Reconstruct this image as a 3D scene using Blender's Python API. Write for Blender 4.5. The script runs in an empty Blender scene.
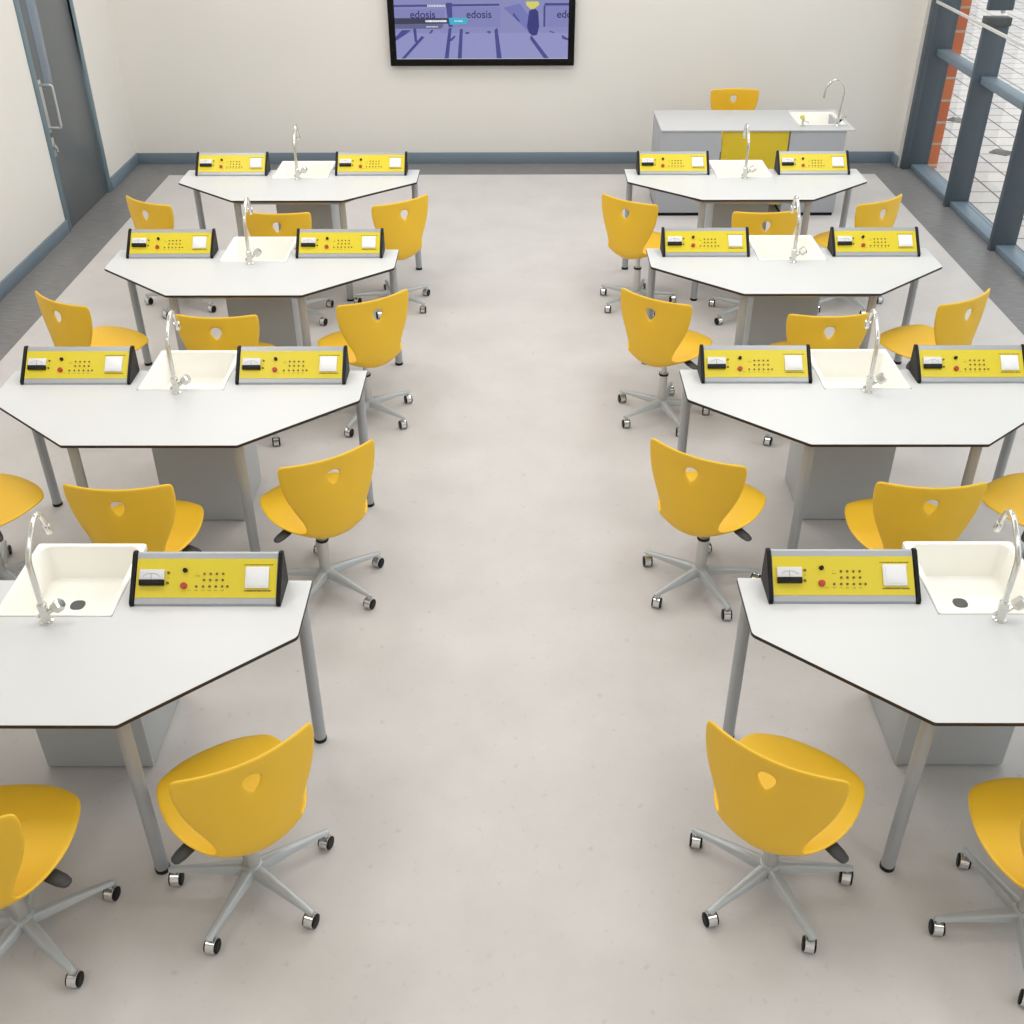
import bpy, bmesh, math, random
from mathutils import Vector, Matrix
random.seed(7)
SC = bpy.context.scene
COL = SC.collection
PI = math.pi
R = math.radians

# ------------------------------------------------------------------ materials
def lin(c):
    return tuple(((v/255.0)/12.92 if v/255.0 <= 0.04045 else ((v/255.0+0.055)/1.055)**2.4) for v in c)

def mat(name, rgb, rough=0.5, metal=0.0, spec=0.5, emit=None, estr=1.0, noise=None, coat=0.0):
    m = bpy.data.materials.new(name); m.use_nodes = True
    nt = m.node_tree; b = nt.nodes['Principled BSDF']
    col = lin(rgb) + (1,)
    b.inputs['Base Color'].default_value = col
    b.inputs['Roughness'].default_value = rough
    b.inputs['Metallic'].default_value = metal
    b.inputs['Specular IOR Level'].default_value = spec
    b.inputs['Coat Weight'].default_value = coat
    if emit is not None:
        b.inputs['Emission Color'].default_value = lin(emit) + (1,)
        b.inputs['Emission Strength'].default_value = estr
    if noise:
        scale, amt, rgb2 = noise
        tc = nt.nodes.new('ShaderNodeTexCoord'); n = nt.nodes.new('ShaderNodeTexNoise')
        n.inputs['Scale'].default_value = scale; n.inputs['Detail'].default_value = 4
        mx = nt.nodes.new('ShaderNodeMix'); mx.data_type = 'RGBA'
        mr = nt.nodes.new('ShaderNodeMapRange'); mr.inputs[1].default_value = .35; mr.inputs[2].default_value = .65
        mr.inputs[3].default_value = 0; mr.inputs[4].default_value = amt
        nt.links.new(tc.outputs['Object'], n.inputs['Vector'])
        nt.links.new(n.outputs['Fac'], mr.inputs[0]); nt.links.new(mr.outputs[0], mx.inputs['Factor'])
        mx.inputs['A'].default_value = col; mx.inputs['B'].default_value = lin(rgb2) + (1,)
        nt.links.new(mx.outputs['Result'], b.inputs['Base Color'])
    return m

M = {}
M['wall'] = mat('wall_paint', (227,224,218), .85, spec=.2, noise=(1.3,.6,(230,227,222)))
M['ceiling'] = mat('ceiling_white', (240,240,238), .9, spec=.1)
M['skirting'] = mat('blue_grey_paint', (116,132,145), .45)
M['frame_paint'] = mat('slate_frame_paint', (76,86,95), .42)
M['door_leaf'] = mat('door_laminate', (98,103,106), .36)
M['door_frame'] = mat('door_frame_paint', (104,124,134), .4)
M['vision'] = mat('vision_glass', (112,126,142), .08)
M['steel'] = mat('brushed_steel', (205,205,203), .32, metal=.75)
M['chrome'] = mat('chrome', (225,226,226), .1, metal=1)
M['tap_metal'] = mat('polished_tap', (222,221,216), .16, metal=.85)
M['silver'] = mat('silver_paint', (184,189,192), .38, metal=.25, noise=(6,.5,(176,182,186)))
M['leg_silver'] = mat('leg_silver_paint', (170,174,178), .4, metal=.2, noise=(5,.4,(165,169,173)))
M['cabinet'] = mat('cabinet_grey', (186,189,190), .5, noise=(2,.4,(180,183,186)))
M['desk_grey'] = mat('desk_grey', (170,173,178), .5, noise=(2,.4,(166,169,174)))
M['desk_top'] = mat('desk_top_laminate', (198,199,201), .4, noise=(2,.4,(195,196,198)))
M['laminate'] = mat('white_laminate', (212,213,213), .34, noise=(3,.4,(210,211,211)))
M['core'] = mat('black_compact_core', (42,33,30), .5)
M['ceramic'] = mat('ivory_ceramic', (250,248,240), .22, noise=(2,.4,(248,246,238)))
M['drain'] = mat('drain_dark', (74,76,76), .4)
M['black'] = mat('black_plastic', (9,9,10), .5, spec=.3, noise=(20,.4,(12,12,13)))
M['lever'] = mat('dark_lever_plastic', (52,52,52), .5)
M['yellow'] = mat('chair_yellow_plastic', (239,192,46), .45, noise=(5,.4,(236,188,44)))
M['panel_yellow'] = mat('panel_yellow', (221,201,34), .38, noise=(8,.3,(218,198,34)))
M['desk_yellow'] = mat('desk_yellow', (208,182,34), .5, noise=(2,.3,(205,179,34)))
M['alu'] = mat('anodised_aluminium', (168,171,175), .38, metal=.35)
M['meter'] = mat('meter_face', (222,222,224), .3)
M['meter_line'] = mat('meter_line', (110,110,115), .5)
M['terminal'] = mat('terminal_brown', (112,86,24), .4)
M['red'] = mat('red_button', (176,46,32), .35)
M['white'] = mat('white_socket', (238,238,240), .35)
M['ink'] = mat('ink_marks', (104,88,24), .6)
M['tvblack'] = mat('tv_black', (5,5,6), .55, spec=.2)
M['gas_yellow'] = mat('gas_knob', (222,214,70), .4)
M['bracket'] = mat('dark_bracket', (72,76,76), .5)
M['railwhite'] = mat('rail_white', (214,214,212), .5)

def floor_mat(name, a, b, scale, stretch=(1,1,1), rough=.42, speck=None):
    m = bpy.data.materials.new(name); m.use_nodes = True; nt = m.node_tree; L = nt.links
    bs = nt.nodes['Principled BSDF']; bs.inputs['Roughness'].default_value = rough
    bs.inputs['Specular IOR Level'].default_value = .35
    tc = nt.nodes.new('ShaderNodeTexCoord'); mp = nt.nodes.new('ShaderNodeMapping')
    mp.inputs['Scale'].default_value = stretch
    L.new(tc.outputs['Object'], mp.inputs['Vector'])
    n1 = nt.nodes.new('ShaderNodeTexNoise'); n1.inputs['Scale'].default_value = scale; n1.inputs['Detail'].default_value = 6
    n1.inputs['Roughness'].default_value = .65
    L.new(mp.outputs[0], n1.inputs['Vector'])
    mr = nt.nodes.new('ShaderNodeMapRange'); mr.inputs[1].default_value = .3; mr.inputs[2].default_value = .7
    L.new(n1.outputs['Fac'], mr.inputs[0])
    mx = nt.nodes.new('ShaderNodeMix'); mx.data_type = 'RGBA'
    mx.inputs['A'].default_value = lin(a)+(1,); mx.inputs['B'].default_value = lin(b)+(1,)
    L.new(mr.outputs[0], mx.inputs['Factor'])
    out = mx.outputs['Result']
    if speck:
        n2 = nt.nodes.new('ShaderNodeTexNoise'); n2.inputs['Scale'].default_value = 26; n2.inputs['Detail'].default_value = 3
        L.new(tc.outputs['Object'], n2.inputs['Vector'])
        m2 = nt.nodes.new('ShaderNodeMapRange'); m2.inputs[1].default_value = .64; m2.inputs[2].default_value = .76
        m2.inputs[3].default_value = 0; m2.inputs[4].default_value = .5
        L.new(n2.outputs['Fac'], m2.inputs[0])
        mx2 = nt.nodes.new('ShaderNodeMix'); mx2.data_type = 'RGBA'
        mx2.inputs['B'].default_value = lin(speck)+(1,)
        L.new(m2.outputs[0], mx2.inputs['Factor']); L.new(out, mx2.inputs['A']); out = mx2.outputs['Result']
    L.new(out, bs.inputs['Base Color'])
    return m
M['floor_light'] = floor_mat('light_vinyl', (198,194,192), (207,203,201), 2.6, speck=(178,172,169))
M['floor_dark'] = floor_mat('dark_streaked_vinyl', (108,107,108), (138,137,137), 9, (1.0,7,1), .45)

def paving_mat():
    m = bpy.data.materials.new('paving_slabs'); m.use_nodes = True; nt = m.node_tree; L = nt.links
    bs = nt.nodes['Principled BSDF']; bs.inputs['Roughness'].default_value = .7
    tc = nt.nodes.new('ShaderNodeTexCoord'); mp = nt.nodes.new('ShaderNodeMapping')
    mp.inputs['Location'].default_value = (-4.42+.006, -9.455+.006, 0)
    L.new(tc.outputs['Object'], mp.inputs['Vector'])
    br = nt.nodes.new('ShaderNodeTexBrick'); br.offset = 0; br.squash = 1
    br.inputs['Scale'].default_value = 1; br.inputs['Brick Width'].default_value = .3125; br.inputs['Row Height'].default_value = .315
    br.inputs['Mortar Size'].default_value = .0105; br.inputs['Mortar Smooth'].default_value = .1; br.inputs['Bias'].default_value = 0
    br.inputs['Color1'].default_value = lin((233,223,218))+(1,); br.inputs['Color2'].default_value = lin((222,214,210))+(1,)
    br.inputs['Mortar'].default_value = lin((118,107,101))+(1,)
    L.new(mp.outputs[0], br.inputs['Vector']); L.new(br.outputs['Color'], bs.inputs['Base Color'])
    return m
M['paving'] = paving_mat()

def brick_mat():
    m = bpy.data.materials.new('orange_brick'); m.use_nodes = True; nt = m.node_tree; L = nt.links
    bs = nt.nodes['Principled BSDF']; bs.inputs['Roughness'].default_value = .85
    tc = nt.nodes.new('ShaderNodeTexCoord'); sp = nt.nodes.new('ShaderNodeSeparateXYZ'); cb = nt.nodes.new('ShaderNodeCombineXYZ')
    ad = nt.nodes.new('ShaderNodeMath'); ad.operation = 'ADD'
    L.new(tc.outputs['Object'], sp.inputs[0]); L.new(sp.outputs[0], ad.inputs[0]); L.new(sp.outputs[1], ad.inputs[1])
    L.new(ad.outputs[0], cb.inputs[0]); L.new(sp.outputs[2], cb.inputs[1])
    br = nt.nodes.new('ShaderNodeTexBrick'); br.offset = .0
    br.inputs['Scale'].default_value = 1; br.inputs['Brick Width'].default_value = 40; br.inputs['Row Height'].default_value = .205
    br.inputs['Mortar Size'].default_value = .011; br.inputs['Mortar Smooth'].default_value = .1
    br.inputs['Color1'].default_value = lin((230,130,74))+(1,); br.inputs['Color2'].default_value = lin((218,112,68))+(1,)
    br.inputs['Mortar'].default_value = lin((205,190,172))+(1,)
    L.new(cb.outputs[0], br.inputs['Vector']); L.new(br.outputs['Color'], bs.inputs['Base Color'])
    return m
M['brick'] = brick_mat()

def glass_mat():
    m = bpy.data.materials.new('window_glass'); m.use_nodes = True; nt = m.node_tree; L = nt.links
    nt.nodes.remove(nt.nodes['Principled BSDF']); out = nt.nodes['Material Output']
    t = nt.nodes.new('ShaderNodeBsdfTransparent'); t.inputs[0].default_value = (.95,.97,.96,1)
    g = nt.nodes.new('ShaderNodeBsdfGlossy'); g.inputs['Roughness'].default_value = .02
    lw = nt.nodes.new('ShaderNodeLayerWeight'); lw.inputs[0].default_value = .5
    f = nt.nodes.new('ShaderNodeMath'); f.operation = 'POWER'; f.inputs[1].default_value = 4
    L.new(lw.outputs['Facing'], f.inputs[0])
    mx = nt.nodes.new('ShaderNodeMixShader')
    L.new(f.outputs[0], mx.inputs[0]); L.new(t.outputs[0], mx.inputs[1]); L.new(g.outputs[0], mx.inputs[2])
    L.new(mx.outputs[0], out.inputs[0])
    return m
M['glass'] = glass_mat()

def emis(name, rgb):
    return mat(name, (4,4,6), .25, emit=rgb, estr=1.0)

# ------------------------------------------------------------------ mesh helpers
class MB:
    """collects shapes in one bmesh and links them as ONE mesh object"""
    def __init__(s): s.bm = bmesh.new(); s.mats = []
    def mi(s, m):
        if m not in s.mats: s.mats.append(m)
        return s.mats.index(m)
    def _take(s, tmp, m):
        k = s.mi(m)
        for f in tmp.faces: f.material_index = k
        me = bpy.data.meshes.new('tmp'); tmp.to_mesh(me); tmp.free()
        s.bm.from_mesh(me); bpy.data.meshes.remove(me)
    def box(s, a, b, m, bev=0, seg=2, mtx=None):
        t = bmesh.new(); bmesh.ops.create_cube(t, size=1)
        a, b = Vector(a), Vector(b)
        for v in t.verts: v.co = Vector(((a[i]+b[i])/2 + v.co[i]*(b[i]-a[i])) for i in range(3))
        if bev: bmesh.ops.bevel(t, geom=list(t.edges), offset=bev, segments=seg, affect='EDGES', profile=.5)
        if mtx: t.transform(mtx)
        s._take(t, m); return s
    def rings(s, rings, m, cap0=True, cap1=True, closed=True):
        t = bmesh.new(); vr = [[t.verts.new(p) for p in r] for r in rings]
        for i in range(len(vr)-1):
            n = len(vr[i])
            for j in range(n if closed else n-1):
                t.faces.new((vr[i][j], vr[i][(j+1) % n], vr[i+1][(j+1) % n], vr[i+1][j]))
        if cap0: t.faces.new(list(reversed(vr[0])))
        if cap1: t.faces.new(vr[-1])
        bmesh.ops.recalc_face_normals(t, faces=list(t.faces))
        s._take(t, m); return s
    def lathe(s, prof, m, n=20, at=(0,0,0), mtx=None):
        rr = []
        for r, z in prof:
            ring = []
            for k in range(n):
                p = Vector((at[0]+r*math.cos(2*PI*k/n), at[1]+r*math.sin(2*PI*k/n), at[2]+z))
                ring.append(mtx @ p if mtx else p)
            rr.append(ring)
        return s.rings(rr, m)
    def tube(s, pts, rad, m, n=12):
        pts = [Vector(p) for p in pts]; rads = rad if isinstance(rad, (list, tuple)) else [rad]*len(pts)
        up = None; rr = []
        for i, p in enumerate(pts):
            d = (pts[min(i+1, len(pts)-1)] - pts[max(i-1, 0)]).normalized()
            if up is None:
                up = Vector((0,0,1)) if abs(d.z) < .9 else Vector((1,0,0))
            x = up.cross(d)
            if x.length < 1e-5: x = Vector((0,1,0)).cross(d)
            x.normalize(); y = d.cross(x).normalized(); up = y
            rr.append([p + (x*math.cos(2*PI*k/n) + y*math.sin(2*PI*k/n))*rads[i] for k in range(n)])
        return s.rings(rr, m)
    def prism(s, poly, z0, z1, m, bev=0):
        t = bmesh.new(); lo = [t.verts.new((p[0], p[1], z0)) for p in poly]
        f = t.faces.new(lo); r = bmesh.ops.extrude_face_region(t, geom=[f])
        bmesh.ops.translate(t, verts=[v for v in r['geom'] if isinstance(v, bmesh.types.BMVert)], vec=(0,0,z1-z0))
        bmesh.ops.recalc_face_normals(t, faces=list(t.faces))
        if bev: bmesh.ops.bevel(t, geom=list(t.edges), offset=bev, segments=2, affect='EDGES')
        s._take(t, m); return s
    def mesh(s, name, ang=35):
        bmesh.ops.remove_doubles(s.bm, verts=list(s.bm.verts), dist=1e-6)
        me = bpy.data.meshes.new(name); s.bm.to_mesh(me); s.bm.free()
        for mm in s.mats: me.materials.append(mm)
        for p in me.polygons: p.use_smooth = True
        me.set_sharp_from_angle(angle=R(ang))
        return me
    def build(s, name, parent=None, loc=(0,0,0), ang=35):
        o = bpy.data.objects.new(name, s.mesh(name, ang)); COL.objects.link(o)
        o.location = loc
        if parent: o.parent = parent
        return o

def rrect(x0, x1, y0, y1, r, z, n=5):
    out = []
    for cx, cy, a0 in ((x1-r,y1-r,0),(x0+r,y1-r,PI/2),(x0+r,y0+r,PI),(x1-r,y0+r,1.5*PI)):
        for k in range(n+1):
            a = a0 + PI/2*k/n; out.append((cx+r*math.cos(a), cy+r*math.sin(a), z))
    return out

def round_poly(pts, rads, n=5):
    out = []; N = len(pts)
    for i in range(N):
        p = Vector(pts[i]); a = Vector(pts[i-1]); b = Vector(pts[(i+1) % N]); r = rads[i]
        if r <= 0: out.append(p[:]); continue
        u = (a-p).normalized(); w = (b-p).normalized(); th = u.angle(w); d = r/math.tan(th/2)
        c = p + (u+w).normalized()*(r/math.sin(th/2)); s = p+u*d; e = p+w*d
        a0 = math.atan2(s.y-c.y, s.x-c.x); a1 = math.atan2(e.y-c.y, e.x-c.x)
        da = (a1-a0+PI) % (2*PI) - PI
        for k in range(n+1):
            aa = a0+da*k/n; out.append((c.x+r*math.cos(aa), c.y+r*math.sin(aa)))
    return out

def thing(name, label, cat, loc=(0,0,0), rz=0, group=None, kind=None):
    o = bpy.data.objects.new(name, None); COL.objects.link(o); o.empty_display_size = .1
    o.location = loc; o.rotation_euler = (0,0,rz); tag(o, label, cat, group, kind); return o
def tag(o, label, cat, group=None, kind=None):
    o['label'] = label; o['category'] = cat
    if group: o['group'] = group
    if kind: o['kind'] = kind
    return o
def struct(mb, name, label, cat, **k):
    return tag(mb.build(name, **k), label, cat, kind='structure')

KIDS = {}
def kids(o):
    if o not in KIDS: KIDS[o] = list(o.children)
    return KIDS[o]
def dup(root, loc, rz, label):
    r = root.copy(); COL.objects.link(r); r.location = loc; r.rotation_euler = (0,0,rz); r['label'] = label
    for ch in kids(root):
        c = ch.copy(); COL.objects.link(c); c.parent = r
        for g in kids(ch):
            d = g.copy(); COL.objects.link(d); d.parent = c
    return r

# ------------------------------------------------------------------ room
XL, XR, YB, YF, ZC = -3.832, 3.86, 10.94, -1.2, 4.2
def floor_obj():
    bm = bmesh.new()
    xs = [XL-.15, -3.415, 3.447, 4.02]; ys = [YF-.15, 10.55, YB+.15]
    g = [[bm.verts.new((x, y, 0)) for y in ys] for x in xs]
    for i in range(3):
        for j in range(2):
            f = bm.faces.new((g[i][j], g[i+1][j], g[i+1][j+1], g[i][j+1]))
            f.material_index = 1 if (i == 1 and j == 0) else 0
    r = bmesh.ops.extrude_face_region(bm, geom=list(bm.faces))
    bmesh.ops.translate(bm, verts=[v for v in r['geom'] if isinstance(v, bmesh.types.BMVert)], vec=(0,0,-.12))
    bmesh.ops.recalc_face_normals(bm, faces=list(bm.faces))
    me = bpy.data.meshes.new('floor'); bm.to_mesh(me); bm.free()
    me.materials.append(M['floor_dark']); me.materials.append(M['floor_light'])
    o = bpy.data.objects.new('floor', me); COL.objects.link(o)
    tag(o, 'pale speckled vinyl floor with a dark grey border strip', 'floor', kind='structure')
floor_obj()
DY0, DY1, DZ = 8.915, 10.085, 2.12
w = MB()
w.box((XL-.15, YF, 0), (XL, DY0, ZC), M['wall']); w.box((XL-.15, DY1, 0), (XL, YB, ZC), M['wall'])
w.box((XL-.15, DY0, DZ), (XL, DY1, ZC), M['wall'])
struct(w, 'wall_left', 'off-white wall with the grey door', 'wall')
struct(MB().box((XL-.15, YB, 0), (4.06, YB+.15, ZC), M['wall']), 'wall_back', 'off-white far wall carrying the wall screen', 'wall')
struct(MB().box((XL-.15, YF-.15, 0), (4.06, YF, ZC), M['wall']), 'wall_front', 'off-white wall behind the viewer', 'wall')
struct(MB().box((3.72, 10.78, 0), (3.985, YB, ZC), M['wall']), 'wall_right', 'narrow return of white wall beside the tall window', 'wall')
struct(MB().box((XL-.15, YF-.15, ZC), (4.06, YB+.15, ZC+.15), M['ceiling']), 'ceiling', 'white ceiling above the classroom', 'ceiling')
struct(MB().box((XL+.0, YB-.018, 0), (3.72, YB, .108), M['skirting'], .003), 'baseboard_back', 'blue-grey skirting along the far wall', 'baseboard')
b = MB(); b.box((XL, YF, 0), (XL+.018, DY0-.0, .108), M['skirting'], .003); b.box((XL, DY1, 0), (XL+.018, YB-.018, .108), M['skirting'], .003)
struct(b, 'baseboard_left', 'blue-grey skirting along the door wall', 'baseboard')
struct(MB().box((3.702, 10.76, 0), (3.72, YB-.018, .108), M['skirting'], .003), 'baseboard_right', 'short blue-grey skirting piece by the window post', 'baseboard')

# door ----------------------------------------------------------------
d = thing('door_1', 'grey door with steel pull handle in the left wall', 'door', (XL, DY0, 0), kind='structure')
f = MB()
f.box((-.13, 0, 0), (.012, .078, DZ), M['door_frame'], .004); f.box((-.13, DY1-DY0-.075, 0), (.012, DY1-DY0, DZ), M['door_frame'], .004)
f.box((-.13, .075, DZ-.075), (.012, DY1-DY0-.075, DZ), M['door_frame'], .004)
f.build('door_frame', d)
y1 = DY1-DY0-.075
MB().box((-.055, .08, .006), (-.008, y1-.005, DZ-.08), M['door_leaf'], .003).build('door_leaf', d)
MB().box((-.010, .235, 1.12), (-.004, .42, 1.95), M['vision'], .002).build('vision_panel', d)
p = MB(); p.box((-.008, .085, .79), (-.003, .165, 1.20), M['steel'], .002)
p.box((-.008, .095, .60), (-.003, .16, .75), M['steel'], .002)
hp = p.build('handle_plate', d)
pts = [(-.004,.125,1.165)] + [(.075+.022*math.sin(a)-.022*0, .125, 1.143+.022*math.cos(a)) for a in [k*PI/8 for k in range(5)]]
pts += [(.075+.022*math.cos(a), .125, .852-.022*math.sin(a)) for a in [k*PI/8 for k in range(5)]] + [(-.004,.125,.83)]
MB().tube(pts, .011, M['steel'], 10).build('pull_handle', d)
MB().tube([(-.006,.125,.68),(.014,.125,.68)], .02, M['steel'], 14).tube([(.012,.125,.68),(.022,.125,.672),(.024,.125,.64)], .007, M['steel'], 8).build('thumb_turn', d)

# window --------------------------------------------------------------
wn = thing('window_1', 'tall glazed window wall with slate grey mullions', 'window', (0,0,0), kind='structure')
mus = [9.549-1.105*k for k in range(0, 10)]
pm = MB(); pm.box((3.752, 10.70, 0), (3.80, 10.78, ZC), M['frame_paint'], .002); pm.box((3.80, 10.70, 0), (3.998, 10.78, ZC), M['frame_paint'], .002)
pm.build('corner_post', wn)
zb_ = 1.515
for k, y in enumerate(mus):
    if k == 0:
        MB().box((3.795, y, 0), (3.998, y+.05, zb_), M['frame_paint'], .002).build('mullion', wn)
        MB().box((3.795, y-.03, zb_-.02), (3.998, y+.08, zb_+.045), M['bracket'], .003).build('mullion_bracket', wn)
        MB().tube([(3.93, y+.025, zb_+.07), (3.93, y+.025, zb_+.10)], .017, M['railwhite'], 10).build('hanger_rod', wn)
        MB().box((3.795, y, zb_+.095), (3.998, y+.05, ZC), M['frame_paint'], .002).build('mullion', wn)
    else:
        MB().box((3.795, y, 0), (3.998, y+.05, ZC), M['frame_paint'], .002).build('mullion', wn)
ed = [10.70] + mus
for k in range(len(ed)-1):
    ya, yb = ed[k+1]+.05, ed[k]
    s = MB(); s.box((3.836, ya, .0), (3.995, yb, .05), M['skirting'], .003)
    s.build('sill', wn)
    MB().box((3.862, ya, 1.045), (3.975, yb, 1.105), M['skirting'], .003).build('transom', wn)
    MB().box((3.955, ya-.005, .05), (3.961, yb+.005, 1.046), M['glass']).build('glass_pane', wn)
    MB().box((3.955, ya-.005, 1.104), (3.961, yb+.005, ZC), M['glass']).build('glass_pane', wn)
MB().box((3.765, 6.2, 1.493), (3.782, 10.72, 1.517), M['railwhite'], .003).build('pale_rail', wn)

struct(MB().box((4.02, -12, -.16), (32, 45, -.03), M['paving']), 'ground', 'pale paved terrace outside the window', 'ground')
struct(MB().box((4.0, 10.84, -.03), (4.143, 11.10, 3.6), M['brick']), 'trim_1', 'orange brick pier outside beside the window post', 'brick pier')

M['inset'] = mat('dark_grating', (96,90,84), .6)
for cx, cy, lab in ((4.99, 11.39, 'dark diamond inset in the terrace paving, nearer to the camera'), (4.97, 12.70, 'dark diamond inset in the terrace paving, farther from the camera')):
    h_ = .135
    o = MB().prism(round_poly([Vector(q) for q in ((h_,0),(0,h_),(-h_,0),(0,-h_))], [.01]*4), 0, .006, M['inset']).build('paving_inset', None, (cx, cy, -.03))
    tag(o, lab, 'drain cover', 'dark insets in the terrace paving')

# ------------------------------------------------------------------ wall screen
TVX0, TVX1, TVZ0, TVZ1, TVY = -1.222, .516, .931, 1.911, 10.86
tv = thing('wall_screen', 'large black-framed screen showing a violet classroom picture on the far wall', 'television', ((TVX0+TVX1)/2, YB, TVZ0))
ox, oz = (TVX0+TVX1)/2, TVZ0
def PX(px, py): return (TVX0+(px-391)*(TVX1-TVX0)/183.0 - ox, TVZ0+(65.5-py)*.565/65.5 - oz)
w2, hh = (TVX1-TVX0)/2, TVZ1-TVZ0
bz = MB(); t_ = .06
bz.box((-w2, -.065, 0), (w2, -.02, t_), M['tvblack'], .004); bz.box((-w2, -.065, hh-t_), (w2, -.02, hh), M['tvblack'], .004)
bz.box((-w2, -.065, t_-.004), (-w2+t_, -.02, hh-t_+.004), M['tvblack'], .004); bz.box((w2-t_, -.065, t_-.004), (w2, -.02, hh-t_+.004), M['tvblack'], .004)
bz.box((-w2+.01, -.03, .01), (w2-.01, -.012, hh-.01), M['tvblack']); bz.build('bezel', tv)
MB().box((-.3, -.014, .3), (.3, 0, .7), M['tvblack']).build('wall_mount', tv)
E_ = {k: emis('screen_'+k, tuple(v*1.0 for v in c)) for k, c in dict(base=(124,126,172), floor=(132,134,180), panel=(117,120,170), navy=(62,66,128), mid=(104,108,165), deep=(44,48,112),
      bar=(52,54,76), bar2=(88,90,128), cyan=(52,164,190), white=(226,228,236), ink=(46,50,96), yel=(196,190,92), edge=(196,198,212)).items()}
sc = MB(); x0, z0 = PX(396.4, 59.6); x1, _ = PX(570, 59.6)
sc.box((-w2+t_-.002, -.050, t_-.002), (w2-t_+.002, -.046, hh-t_+.002), E_['edge'])
sc.box((x0+.004, -.052, t_+.012), (x1-.012, -.049, hh-t_), E_['base'])
screen = sc.build('screen', tv)
def quad(mb, pts, m, lay):
    mb.rings([[(PX(*p)[0], -.0535-.0006*lay, PX(*p)[1]) for p in pts], [(PX(*p)[0], -.0515, PX(*p)[1]) for p in pts]], m)
pic = MB()
quad(pic, [(397,58),(569,58),(569,32),(397,32)], E_['floor'], 0)
for r in ((397,446,8,27),(451,501,6,26),(546,569,5,26)):
    quad(pic, [(r[0],r[3]),(r[1],r[3]),(r[1],r[2]),(r[0],r[2])], E_['panel'], 1)
quad(pic, [(397,6),(500,5),(500,3),(397,4)], E_['navy'], 2); quad(pic, [(544,5),(569,5),(569,2.5),(544,2.5)], E_['navy'], 2)
for L_ in ([(402,58),(405.5,58),(426,36),(423,35)], [(397,40),(397,36),(404,29),(413,29),(408,33)], [(416,41),(418.5,41),(418,27),(415,27)], [(445,58),(449,58),(453,27),(450,27)],
           [(449,40),(453,40),(457,35),(455,35)], [(458,58),(462,58),(464,28),(461,28)], [(497,58),(502,58),(498,27),(495,29)], [(544,58),(549,58),(531,34),(530,38)], [(450,26),(454,26),(454,2),(448,2)],
           [(562,38),(568,40),(568,38),(561,34)], [(549,31),(554,32.5),(554,31.5),(550,30)], [(487,31),(491,33),(491,30),(489,30)], [(466,33),(470,33),(470,31),(467,31)], [(430,33),(433,32),(435,29),(433,29)],
           [(513,14),(519,21),(520,20),(514,12)], [(543,26),(545,26),(545,5),(543,5)]):
    quad(pic, L_, E_['navy'], 3)
quad(pic, [(504,7),(530,32),(533,20),(520,3)], E_['mid'], 2)
quad(pic, [(527,26),(529,32),(533,35),(537,34),(539,26),(538,11),(535,8),(529,10)], E_['deep'], 4)
quad(pic, [(526,4),(530,8),(534,8),(539,4),(538,1),(526,1)], E_['yel'], 5)
quad(pic, [(434,48),(443,48),(442,30),(437,30)], E_['floor'], 3)
quad(pic, [(396.8,23),(450,22.5),(450,17),(396.8,17)], E_['bar'], 5); quad(pic, [(396.8,27.5),(443,27.5),(445,23),(396.8,23)], E_['bar2'], 4)
pic.build('screen_picture', screen)
tagm = MB(); quad(tagm, [(451.5,23.6),(467.5,22.6),(469.5,17.5),(450.5,16.6)], E_['cyan'], 6); tagm.build('cyan_banner', screen)
def ticks(x0, x1, y, h, m, lay):
    x = x0; mb = MB()
    while x < x1-.2:
        wd = random.uniform(.7, 1.6); xb = min(x+wd, x1); q = h*random.uniform(.75, 1)
        quad(mb, [(x,y+q/2),(xb,y+q/2),(xb,y-q/2),(x,y-q/2)], m, lay); x += wd+random.uniform(.15, .35)
    mb.build('caption', screen)
ticks(427.5, 448.5, 20, 2.2, E_['white'], 7); ticks(428, 440, 25.6, 1.2, E_['edge'], 6)
ticks(456, 464, 20, 1.0, E_['white'], 8); ticks(430, 447.5, 4.8, 2.4, E_['edge'], 6)
def text_mesh(body, size, m):
    cu = bpy.data.curves.new('t', 'FONT'); cu.body = body; cu.size = size; cu.extrude = .0004; cu.offset = .0012
    ob = bpy.data.objects.new('t', cu); COL.objects.link(ob)
    me = bpy.data.meshes.new_from_object(ob.evaluated_get(bpy.context.evaluated_depsgraph_get()))
    bpy.data.objects.remove(ob); me.materials.clear(); me.materials.append(m); return me
for body, px in (('edosis', 412.5), ('edosis', 467.5), ('edo', 556)):
    me = text_mesh(body, .094, E_['ink']); x, z = PX(px, 17)
    o = bpy.data.objects.new('lettering', me); COL.objects.link(o); o.parent = screen
    o.location = (x, -.0555, z); o.rotation_euler = (PI/2, 0, 0)

# ------------------------------------------------------------------ lab table
WB, DS, DF, WF, TH = .8626, .31, .7243, .383, .76
def sink_mesh(x0, x1, y0, y1, ztop, depth, rimf=.012, rim=.024, m=None):
    s = MB(); m = m or M['ceramic']; zf = ztop-depth; a, bb = x0+rim, x1-rim; c, e = y0+rimf, y1-rim
    rg = [rrect(x0+.02, x1-.02, y0+.012, y1-.018, .02, zf-.018), rrect(x0+.02, x1-.02, y0+.012, y1-.014, .025, ztop-.03),
          rrect(x0, x1, y0, y1, .012, ztop-.022), rrect(x0, x1, y0, y1, .012, ztop-.003), rrect(x0+.003, x1-.003, y0+.003, y1-.003, .012, ztop),
          rrect(a-.004, bb+.004, c-.003, e+.004, .028, ztop), rrect(a, bb, c, e, .028, ztop-.005),
          rrect(a+.010, bb-.010, c+.006, e-.010, .03, zf+.018), rrect(a+.015, bb-.015, c+.011, e-.015, .03, zf+.005), rrect(a+.026, bb-.026, c+.022, e-.026, .03, zf)]
    s.rings(rg, m); return s
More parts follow.
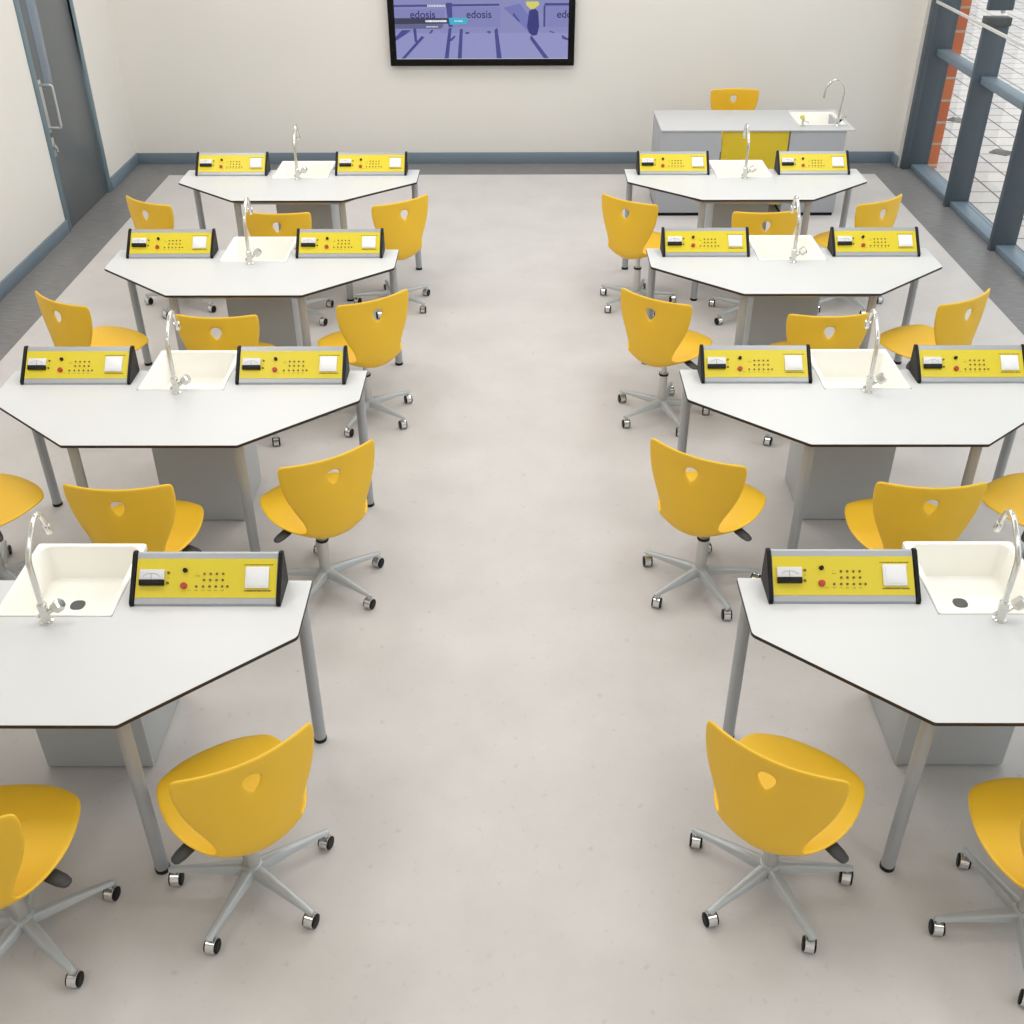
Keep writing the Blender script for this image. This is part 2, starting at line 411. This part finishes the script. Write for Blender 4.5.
def faucet_parts(parent, x, y, z, lab=True):
    fb = MB(); fb.lathe([(.024,0),(.024,.006),(.017,.010),(.0155,.05),(.017,.052),(.017,.075),(.013,.08),(0.001,.08)], M['tap_metal'], 18)
    fb.tube([(-.024,0,.02),(-.016,-.0,.03)], .006, M['tap_metal'], 8)
    fct = fb.build('faucet', parent, (x, y, z)); fct['label'] = 'polished chrome faucet'
    pr = [(0,.07),(0,.235),(.004,.255),(.016,.275),(.05,.308),(.09,.338),(.118,.350),(.14,.347),(.157,.33),(.17,.30),(.18,.262)]
    MB().tube([(0,a,b_) for a, b_ in pr], [.0105]*3+[.0100]*7+[.0095], M['tap_metal'], 12).build('spout', fct)
    MB().tube([(0,.176,.277),(0,.183,.25),(0,.185,.242)], [.013,.0145,.012], M['tap_metal'], 12).build('nozzle', fct)
    k = MB(); k.tube([(.008,0,.035),(.04,.002,.058)], .009, M['tap_metal'], 10)
    k.tube([(.034,.002,.053),(.04,.002,.058),(.062,.004,.074),(.068,.004,.078)], [.014,.022,.024,.017], M['tap_metal'], 6)
    k.build('knob', fct)
    return fct
def make_table():
    t = thing('lab_table', '', 'table', group='angular white laboratory tables')
    sx = .2052
    outl = [(WB,0),(sx,0),(sx,-.2044),(-sx,-.2044),(-sx,0),(-WB,0),(-WB,-DS),(-WF,-DF),(WF,-DF),(WB,-DS)]
    rad = [.006,0,0,0,0,.006,.032,.02,.02,.032]
    op = round_poly([Vector(q) for q in outl], rad)
    tp = MB(); tp.prism(op, TH-.0132, TH-.0006, M['core'])
    def inset(poly, d_):
        n = len(poly); out = []
        for i in range(n):
            a, p_, b_ = (Vector(poly[(i+q) % n]) for q in (-1,0,1))
            e1 = (p_-a).normalized(); e2 = (b_-p_).normalized(); nn = (Vector((-e1.y,e1.x))+Vector((-e2.y,e2.x)))
            nn = nn/ max(nn.length_squared/2, .3); out.append((p_+nn*d_*s_)[:])
        return out
    area = sum(op[i][0]*op[(i+1) % len(op)][1]-op[(i+1) % len(op)][0]*op[i][1] for i in range(len(op)))
    s_ = 1 if area > 0 else -1
    tp.prism(inset(op, .0012), TH-.0007, TH, M['laminate']); tp.build('tabletop', t)
    fr = MB(); zr0, zr1 = TH-.045, TH-.0134
    LG = {'sr':(.8195,-.037),'fr':(.366,-.6556),'fl':(-.366,-.6556),'sl':(-.8195,-.037)}
    def rail(a, b_):
        a, b_ = Vector((*a,0)), Vector((*b_,0)); d_ = b_-a; L = d_.length; ang = math.atan2(d_.y, d_.x)
        mt = Matrix.Translation((a.x, a.y, 0)) @ Matrix.Rotation(ang, 4, 'Z')
        fr.box((.0,-.011,zr0), (L,.011,zr1), M['leg_silver'], .002, mtx=mt)
    rail(LG['sl'], LG['fl']); rail(LG['fl'], LG['fr']); rail(LG['fr'], LG['sr']); rail(LG['sl'], (-.24,-.037)); rail(LG['sr'], (.24,-.037))
    rail((-.24,-.037), (-.24,-.6556)); rail((.24,-.037), (.24,-.6556))
    fr.build('underframe', t)
    for k, (x, y) in LG.items():
        l = MB().lathe([(.0235,.008),(.0235,TH-.0134)], M['leg_silver'], 20).build('leg', t, (x, y, 0))
        c = MB().lathe([(.025,0),(.0255,.003),(.0255,.014),(.0238,.016)], M['black'], 20).build('foot_cap', l)
    sk = sink_mesh(-.205, .205, -.204, .224, TH+.004, .142).build('sink', t)
    dr = MB(); n = 28; pr = []
    for k in range(n):
        a = 2*PI*k/n; c, s = math.cos(a), math.sin(a); r_ = .026/((abs(c)**2.6+abs(s)**2.6)**(1/2.6)); pr.append((r_*c, r_*s))
    dr.prism(pr, 0, .003, M['drain']); dr.build('drain', sk, (-.022, .028, TH-.138))
    faucet_parts(t, -.008, -.232, TH)
    return t
ROWN = {1: 'front-row', 2: 'second-row', 3: 'third-row', 4: 'back-row'}
ROWP = {1: 'nearest the camera', 2: 'in the second row from the camera', 3: 'in the third row from the camera', 4: 'in the back row before the screen wall'}
SIDE = {'L': 'door-side', 'R': 'window-side'}
TX = {'L': -1.6042, 'R': 1.6422}
TY = {'L': [3.0764,4.7575,6.4244,8.1019], 'R': [3.0931,4.7656,6.4379,8.1048]}

table0 = make_table()
def make_cabinet():
    c = thing('sink_cabinet', '', 'cabinet', group='grey sink cabinets under the tables')
    bd = MB(); x, y0, y1, zt, tk = .203, -.188, .212, TH-.05, .012
    bd.box((-x, y0+.016, .006), (-x+tk, y1, zt), M['cabinet'], .001); bd.box((x-tk, y0+.016, .006), (x, y1, zt), M['cabinet'], .001)
    bd.box((-x+tk, y1-.006, .03), (x-tk, y1, zt-.13), M['cabinet']); bd.box((-x+tk, y0+.016, .03), (x-tk, y1-.006, .045), M['cabinet'])
    bd.build('body', c)
    MB().box((-x, y0, .006), (x, y0+.0155, .598), M['cabinet'], .0015).build('front_panel', c)
    MB().box((-x+.012, y0+.03, 0), (x-.012, y1-.01, .03), M['black']).build('plinth', c)
    return c
cab0 = make_cabinet()

# ------------------------------------------------------------------ power supply unit
PW = .53
def make_psu():
    t = thing('power_supply', '', 'power supply', group='yellow bench power supplies')
    hw = PW/2; ct = .019
    y0, z0, y1, z1 = -.141, .010, -.010, .131
    body = [(y0,0),(y0,z0),(y1,z1),(0,z1),(0,0)]
    MB().rings([[(-hw+ct, a, b_) for a, b_ in body], [(hw-ct, a, b_) for a, b_ in body]], M['alu']).build('housing', t)
    for s in (-1, 1):
        pr = round_poly([Vector(q) for q in ((y0-.005,0),(y0-.004,z0+.006),(y1-.004,z1+.006),(.004,z1+.006),(.007,.05),(.005,0))], [.003,.006,.006,.006,.05,.003], 3)
        a, b_ = (-hw, -hw+ct) if s < 0 else (hw-ct, hw)
        MB().rings([[(a+.002, q[0]*.985, q[1]*.985) for q in pr], [(a+.004, *q) for q in pr], [(b_-.004, *q) for q in pr], [(b_-.002, q[0]*.985, q[1]*.985) for q in pr]], M['black']).build('end_cap', t)
    L = math.hypot(y1-y0, z1-z0); dy, dz = (y1-y0)/L, (z1-z0)/L
    Fm = Matrix(((1,0,0,0),(0,dy,-dz,y0),(0,dz,dy,z0),(0,0,0,1)))      # local (x, up the face, outwards)
    iw = PW-2*ct
    def U(px): return -iw/2 + (px-88)/815.0*iw
    def V(py): return L*(1-(py-62)/312.0)
    def part(name, parent=None, **k):
        return Fm
    fp = MB().box((-iw/2+.001, V(338), -.001), (iw/2-.001, V(96), .0016), M['panel_yellow'], mtx=Fm).build('front_panel', t)
    mt_ = MB(); mt_.box((U(112), V(264), .001), (U(254), V(228), .016), M['black'], .002, mtx=Fm)
    mt_.box((U(112), V(230), .001), (U(254), V(166), .014), M['meter'], .002, mtx=Fm)
    mm = mt_.build('meter', t); mm['label'] = 'white and black needle meter'
    nd = MB(); pts = []
    for k in range(9):
        a = R(150-120*k/8); pts.append(Fm @ Vector((U(183)+.034*math.cos(a), V(232)+.024*math.sin(a), .0145)))
    nd.tube(pts, .0006, M['meter_line'], 4); nd.tube([Fm @ Vector((U(183), V(228), .0145)), Fm @ Vector((U(180), V(190), .0145))], .0007, M['meter_line'], 4)
    nd.build('needle', mm)
    def disc(px, py, r, h, m, name, n=14):
        return MB().lathe([(r,0),(r,h*.8),(r*.85,h),(.0004,h)], m, n, mtx=Fm @ Matrix.Translation((U(px), V(py), .001))).build(name, t)
    for px, py in ((275,183),(273,247)): disc(px, py, .0046, .006, M['terminal'], 'terminal')
    kb = disc(371, 169, .0080, .012, M['black'], 'knob')
    rb = disc(368, 264, .0115, .011, M['red'], 'button'); rb['label'] = 'round red push button'
    for px in (483,519,555,591):
        disc(px, 190, .0042, .004, M['terminal'], 'terminal'); disc(px, 228, .0042, .004, M['terminal'], 'terminal')
    for px in (440,480,516,553,590,620): disc(px, 268, .0042, .004, M['terminal'], 'terminal')
    ol = MB(); ol.box((U(722), V(280), .001), (U(858), V(148), .011), M['white'], .003, mtx=Fm)
    ol.box((U(735), V(268), .0105), (U(845), V(160), .013), M['white'], .002, mtx=Fm)
    oo = ol.build('socket_outlet', t); oo['label'] = 'white square socket cover'
    def bar(mb, xa, xb, y, h, m, lay): mb.box((U(xa), V(y+h/2), .0012), (U(xb), V(y-h/2), .0021), m, mtx=Fm)
    def tk(x0_, x1_, y, h, lo=4, hi=9):
        x = x0_; cp = MB()
        while x < x1_-2:
            wd = random.uniform(lo, hi); bar(cp, x, min(x+wd, x1_), y, h*random.uniform(.7, 1), M['ink'], 0); x += wd+random.uniform(2.6, 4.2)
        cp.build('caption', t)
    tk(710, 876, 134, 8); tk(718, 872, 295, 11)
    for px in (400,440,478,516,553,590): tk(px-9, px+9, 292, 5, 3, 5)
    tk(432, 456, 203, 6, 3, 6); tk(436, 448, 186, 3, 3, 5); tk(271, 280, 214, 5, 3, 5)
    return t
psu0 = make_psu()

first = {'t': True, 'c': True, 'p': True}
for side in 'LR':
    for i in range(4):
        x, y = TX[side], TY[side][i]; n = i+1
        lab = 'white angular lab table with sink, %s column, %s' % (SIDE[side], ROWP[n])
        if first['t']: table0.location = (x, y, 0); table0['label'] = lab; first['t'] = False
        else: dup(table0, (x, y, 0), 0, lab)
        lab = 'grey floor-standing cabinet below the sink of the %s %s lab table' % (SIDE[side], ROWN[n])
        if first['c']: cab0.location = (x, y, 0); cab0['label'] = lab; first['c'] = False
        else: dup(cab0, (x, y, 0), 0, lab)
        for s, w_ in ((-1, 'left'), (1, 'right')):
            if side == 'L' and i == 0 and s < 0: continue      # wholly outside the photograph
            if side == 'R' and i == 0 and s > 0: continue
            lab = 'yellow power supply %s of the sink on the %s %s lab table' % (w_, SIDE[side], ROWN[n])
            loc = (x+s*.5135, y-.007, TH+.0006)
            if first['p']: psu0.location = loc; psu0['label'] = lab; first['p'] = False
            else: dup(psu0, loc, 0, lab)

# ------------------------------------------------------------------ swivel chair
def shell_mesh():
    #        y      z      half width, forward bow at the edge, edge lift, front-corner pull
    prof = [(.257,.450,.150,0,-.003,.042),(.236,.457,.187,0,-.001,.031),(.197,.458,.207,0,.001,.018),(.144,.453,.220,0,.005,.006),(.077,.443,.228,0,.012,0),
            (.007,.429,.228,0,.024,0),(-.053,.414,.216,0,.038,0),(-.103,.394,.196,0,.057,0),(-.147,.387,.172,0,.065,0),(-.183,.396,.150,.008,.062,0),
            (-.208,.424,.138,.020,.044,0),(-.213,.474,.140,.028,.018,0),(-.2165,.52,.152,.038,.006,0),(-.217,.566,.172,.044,0,0),(-.216,.615,.194,.048,0,0),
            (-.2145,.662,.2105,.050,0,0),(-.214,.708,.220,.051,0,0),(-.215,.75,.2245,.052,0,0),(-.217,.790,.2250,.052,.001,0),(-.2195,.812,.2165,.052,-.001,0)]
    nu = 12; bm = bmesh.new(); G = []
    for (y, z, w_, bow, lift, pull) in prof:
        row = []
        for j in range(nu+1):
            u = -1+2*j/nu; a = abs(u)
            row.append(bm.verts.new((w_*u, y+bow*u*u-pull*a**3, z+lift*a*a)))
        G.append(row)
    hr = 16                                            # hole centred on row 16 (z = .71)
    skip = {(hr-1, 5), (hr-1, 6), (hr, 5), (hr, 6)}
    for i in range(len(prof)-1):
        for j in range(nu):
            if (i, j) in skip: continue
            bm.faces.new((G[i][j], G[i][j+1], G[i+1][j+1], G[i+1][j]))
    zc = .720
    tear = {(-1,0):(0,-.037),(-1,1):(.015,-.021),(0,1):(.029,.006),(1,1):(.021,.025),(1,0):(0,.030),(1,-1):(-.021,.025),(0,-1):(-.030,.006),(-1,-1):(-.015,-.021)}
    bm.verts.remove(G[hr][6])
    for (di, dj), (tx, tz) in tear.items():
        v = G[hr+di][6+dj]; v.co.x = tx; v.co.z = zc+tz; v.co.y = -.2125+.05*(tx/.21)**2
    # ease the neighbours
    for di in (-2, 2):
        pass
    me = bpy.data.meshes.new('s'); bm.to_mesh(me); bm.free()
    ob = bpy.data.objects.new('s', me); COL.objects.link(ob)
    so = ob.modifiers.new('s', 'SOLIDIFY'); so.thickness = .014; so.offset = 0
    ss = ob.modifiers.new('u', 'SUBSURF'); ss.levels = 2; ss.render_levels = 2
    out = bpy.data.meshes.new_from_object(ob.evaluated_get(bpy.context.evaluated_depsgraph_get()))
    bpy.data.objects.remove(ob); out.name = 'seat_shell'
    out.materials.clear(); out.materials.append(M['yellow'])
    for p_ in out.polygons: p_.use_smooth = True
    return out
SHELL = shell_mesh()
def m_hub():
    return MB().lathe([(.028,.062),(.036,.066),(.037,.100),(.034,.107),(.0285,.110),(.0285,.113)], M['silver'], 20).mesh('base_hub')
def m_arm():
    rg = []
    for x, wy, zt, zb in ((.025,.024,.105,.066),(.06,.0235,.103,.066),(.12,.0205,.097,.067),(.20,.0165,.089,.067),(.255,.0145,.083,.066),(.278,.0135,.080,.064),(.287,.009,.078,.066)):
        c = .006
        rg.append([(x,-wy,zb+c),(x,-wy+c,zb),(x,wy-c,zb),(x,wy,zb+c),(x,wy*.72,zt-c*.6),(x,wy*.5,zt),(x,-wy*.5,zt),(x,-wy*.72,zt-c*.6)])
    return MB().rings(rg, M['silver']).mesh('base_arm', 50)
def m_hood():
    h = MB(); n = 14; r = .0272
    for s in (-1, 1):
        pass
    rg = []
    for yy, rr in ((-.0155,r*.9),(-.014,r),(.014,r),(.0155,r*.9)):
        rg.append([(rr*math.cos(a), yy, .027+rr*math.sin(a)) for a in [R(-20+230*k/n) for k in range(n+1)]])
    h.rings(rg, M['chrome'])
    h.lathe([(.0065,.045),(.0065,.068)], M['steel'], 10, at=(0,0,0))
    return h.mesh('caster')
def m_wheel():
    mt = Matrix.Rotation(PI/2, 4, 'X')
    return MB().lathe([(.012,-.004),(.021,-.004),(.0245,-.002),(.0245,.002),(.021,.004),(.012,.004)], M['black'], 20, mtx=mt).mesh('wheel')
def m_lift(): 
    return MB().lathe([(.0245,.09),(.0245,.262),(.027,.263),(.027,.273),(.022,.275),(.015,.275),(.015,.39)], M['steel'], 22).mesh('gas_lift')
def m_ring(): return MB().lathe([(.0278,.2625),(.0285,.264),(.0285,.272),(.0275,.274)], M['black'], 22).mesh('collar')
def m_mount(): return MB().box((-.075,-.03,.380),(.075,.105,.394), M['black'], .005).lathe([(.026,.355),(.032,.36),(.032,.40)], M['black'], 18).mesh('seat_mount')
def m_lever(s):
    l = MB(); l.tube([(s*.06,-.0,.388),(s*.15,-.055,.412),(s*.175,-.066,.420)], .006, M['lever'], 8)
    rg = []
    for q, wd, th in ((.155,.012,.006),(.165,.021,.009),(.19,.0245,.009),(.225,.0235,.008),(.246,.018,.006),(.252,.010,.004)):
        cx, cy, cz = s*q, -.06-(q-.16)*.36, .424-(q-.16)*.18
        rg.append([(cx+s*.34*wd*math.cos(a), cy+wd*math.cos(a), cz+th*math.sin(a)) for a in [2*PI*k/12 for k in range(12)]])
    l.rings(rg, M['lever']); return l.mesh('height_lever')
MH = {'hub':m_hub(),'arm':m_arm(),'hood':m_hood(),'wheel':m_wheel(),'lift':m_lift(),'ring':m_ring(),'mount':m_mount(),'levL':m_lever(-1),'levR':m_lever(1)}
def link(name, me, parent, loc=(0,0,0), rz=0):
    o = bpy.data.objects.new(name, me); COL.objects.link(o); o.parent = parent; o.location = loc; o.rotation_euler = (0,0,rz); return o
def chair(x, y, rot, base, label, low=0.0, drop=None):
    t = thing('swivel_chair', label, 'chair', (x, y, 0), R(rot), group='yellow swivel chairs')
    sh = link('seat_shell', SHELL, t, (0,0,-low))
    link('seat_mount', MH['mount'], t, (0,0,-low)); link('height_lever', MH['levL' if 10 < rot < 90 else 'levR'], t, (0,0,-low))
    lf = link('gas_lift', MH['lift'], t, (0,0,-low)); link('collar', MH['ring'], lf)
    bo = R(base-rot)
    link('base_hub', MH['hub'], t)
    for k in range(5):
        a = bo+2*PI*k/5
        link('base_arm', MH['arm'], t, (0,0,0), a)
        c = link('caster', MH['hood'], t, (.27*math.cos(a), .27*math.sin(a), 0), PI/2-R(rot)+random.uniform(-.5, .5))
        link('wheel', MH['wheel'], c, (0,.0176,.0245)); link('wheel', MH['wheel'], c, (0,-.0176,.0245))
    return t
CH = [  # x, y, heading, base angle, low, label
 (-.903,2.363,34.0,35.6,.022,'yellow swivel chair at the aisle corner of the door-side front-row table'),
 (-1.602,2.158,0.0,33,.020,'yellow swivel chair cut by the left edge before the door-side front-row table'),
 (-.901,4.028,34.1,35.1,0,'yellow swivel chair at the aisle corner of the door-side second-row table'),
 (-1.612,3.817,-.1,40,0,'yellow swivel chair facing the long edge of the door-side second-row table'),
 (-2.421,4.023,-32,38,0,'yellow swivel chair at the wall corner of the door-side second-row table'),
 (-.899,5.699,34.4,35.2,0,'yellow swivel chair at the aisle corner of the door-side third-row table'),
 (-1.606,5.496,-.7,36,0,'yellow swivel chair facing the long edge of the door-side third-row table'),
 (-2.421,5.690,-32,38,0,'yellow swivel chair at the wall corner of the door-side third-row table'),
 (-.907,7.378,36.2,35.8,0,'yellow swivel chair at the aisle corner of the door-side back-row table'),
 (-1.589,7.168,-2.5,36,0,'yellow swivel chair facing the long edge of the door-side back-row table'),
 (-2.430,7.388,-31.6,38,0,'yellow swivel chair nearest the door, at the wall corner of the back-row table'),
 (.845,2.373,-34.3,.8,.022,'yellow swivel chair at the aisle corner of the window-side front-row table'),
 (1.632,2.190,-3,38,.016,'yellow swivel chair cut by the right edge before the window-side front-row table'),
 (.841,4.041,-33.7,2,0,'yellow swivel chair at the aisle corner of the window-side second-row table'),
 (1.652,3.832,-.6,0,0,'yellow swivel chair facing the long edge of the window-side second-row table'),
 (2.340,4.030,33.5,0,0,'yellow swivel chair at the window corner of the window-side second-row table'),
 (.844,5.705,-35.3,-.3,0,'yellow swivel chair at the aisle corner of the window-side third-row table'),
 (1.634,5.503,2,0,0,'yellow swivel chair facing the long edge of the window-side third-row table'),
 (2.336,5.701,34,0,0,'yellow swivel chair at the window corner of the window-side third-row table'),
 (.845,7.389,-36.1,2,0,'yellow swivel chair at the aisle corner of the window-side back-row table'),
 (1.609,7.173,4,0,0,'yellow swivel chair facing the long edge of the window-side back-row table'),
 (2.342,7.383,33,0,0,'yellow swivel chair at the window corner of the window-side back-row table'),
 (1.985,10.26,180,10,0,'yellow swivel chair behind the grey teacher desk by the far wall'),
]
for x, y, rot, base, low, lab in CH: chair(x, y, rot, base, lab, low)

# ------------------------------------------------------------------ teacher desk
DX0, DX1, DYF, DYB, DZT = 1.195, 2.745, 9.315, 9.985, .735
td = thing('teacher_desk', 'grey teacher desk with yellow front panel, sink and gooseneck faucet', 'desk', (0,0,0))
sx0, sx1, sy0, sy1 = 2.375, 2.775, 9.475, 9.90
tp = MB(); 
tp.box((DX0-.005, DYF-.012, DZT-.012), (sx0, DYB, DZT), M['desk_top'], .003); tp.box((sx1, DYF-.012, DZT-.012), (2.815, DYB, DZT), M['desk_top'], .003)
tp.box((sx0-.004, DYF-.012, DZT-.012), (sx1+.004, sy0, DZT), M['desk_top'], .003); tp.box((sx0-.004, sy1, DZT-.012), (sx1+.004, DYB, DZT), M['desk_top'], .003)
tp.build('worktop', td)
for xa, xb in ((DX0, 1.70), (2.28, DX1)):
    c = MB(); c.box((xa, DYF+.018, .035), (xa+.016, DYB-.03, DZT-.013), M['desk_grey'], .001); c.box((xb-.016, DYF+.018, .035), (xb, DYB-.03, DZT-.013), M['desk_grey'], .001)
    c.box((xa+.016, DYF+.018, .035), (xb-.016, DYB-.03, .05), M['desk_grey']); c.box((xa, DYF, .03), (xb, DYF+.0175, DZT-.013), M['desk_grey'], .0015)
    cc = c.build('cabinet', td)
    MB().box((xa+.01, DYF+.012, 0), (xb-.01, DYB-.05, .03), M['black']).build('plinth', cc)
yp = MB().box((1.712, DYF+.004, .10), (2.268, DYF+.022, DZT-.013), M['desk_yellow'], .001).build('modesty_panel', td); yp['label'] = 'yellow front panel'
sk = sink_mesh(sx0, sx1, sy0, sy1, DZT+.003, .12).build('sink', td)
MB().lathe([(.03,0),(.03,.003),(.001,.003)], M['drain'], 20).build('drain', sk, (2.57, 9.69, DZT-.114))
fx, fy = 2.688, 9.435
fb = MB().lathe([(.024,0),(.024,.006),(.017,.012),(.016,.06),(.012,.068)], M['tap_metal'], 16).build('faucet', td, (fx, fy, DZT)); fb['label'] = 'chrome gooseneck faucet'
pts = [(0,0,.06),(.012,0,.17),(.022,0,.27)] + [(.022-.082+.082*math.cos(a), 0, .27+.10*math.sin(a)) for a in [k*PI/10 for k in range(1, 10)]] + [(-.142,0,.255),(-.144,0,.235)]
MB().tube(pts, .0085, M['tap_metal'], 12).build('spout', fb)
MB().tube([(-.142,0,.26),(-.144,0,.225)], .012, M['tap_metal'], 12).build('nozzle', fb)
MB().tube([(.01,0,.03),(.035,0,.055)], .009, M['black'], 10).tube([(.033,0,.052),(.058,0,.083)], [.014,.017], M['tap_metal'], 8).build('knob', fb)
gt = MB().lathe([(.018,0),(.018,.006),(.009,.010),(.009,.05),(.012,.052),(.012,.066),(.002,.068)], M['tap_metal'], 14).tube([(0,0,.045),(.03,-.02,.045),(.045,-.03,.03)], [.007,.007,.006], M['tap_metal'], 8).build('gas_tap', td, (2.395, 9.43, DZT))
MB().tube([(-.004,.004,.06),(-.012,.008,.085)], [.02,.018], M['gas_yellow'], 8).build('knob', gt)

# ------------------------------------------------------------------ light
def area(name, loc, sx, sy, power, rot=(0,0,0), col=(1,.994,.982)):
    l = bpy.data.lights.new(name, 'AREA'); l.shape = 'RECTANGLE'; l.size = sx; l.size_y = sy; l.energy = power; l.color = col
    o = bpy.data.objects.new(name, l); COL.objects.link(o); o.location = loc; o.rotation_euler = rot; return o
for x in (-2.5, 0, 2.5):
    for y, pw in ((.8, 13), (3.8, 25), (6.8, 28), (9.5, 25)):
        area('ceiling_luminaire', (x, y, ZC-.02), 1.2, 1.2, pw)
wd = bpy.data.worlds.new('overcast'); SC.world = wd; wd.use_nodes = True
bg = wd.node_tree.nodes['Background']; bg.inputs[0].default_value = (.93,.96,1,1); bg.inputs[1].default_value = 1.35

# ------------------------------------------------------------------ camera
pitch, yaw, roll, H, F = R(33.80129524253083), R(.47143651989262253), R(-.24797405743195688), 3.1146318843436616, 1079.78
fh = Vector((-math.sin(yaw), math.cos(yaw), 0)); rt = Vector((math.cos(yaw), math.sin(yaw), 0)); zz = Vector((0,0,1))
fw = fh*math.cos(pitch) - zz*math.sin(pitch); up = fh*math.sin(pitch) + zz*math.cos(pitch)
r2 = rt*math.cos(roll) + up*math.sin(roll); u2 = up*math.cos(roll) - rt*math.sin(roll)
mt = Matrix((r2, u2, -fw)).transposed().to_4x4(); mt.translation = (0, 0, H)
cam = bpy.data.cameras.new('camera'); cam.lens = 36*F/1024; cam.sensor_width = 36; cam.clip_start = .05; cam.clip_end = 200
co = bpy.data.objects.new('camera', cam); COL.objects.link(co); co.matrix_world = mt; SC.camera = co

vs = SC.view_settings
SC.display_settings.display_device = 'sRGB'
vs.view_transform = 'Standard'; vs.look = 'None'; vs.exposure = 0.19; vs.gamma = 1; vs.use_curve_mapping = False
SC.cycles.use_denoising = True
SC.cycles.max_bounces = 8
SC.cycles.diffuse_bounces = 5
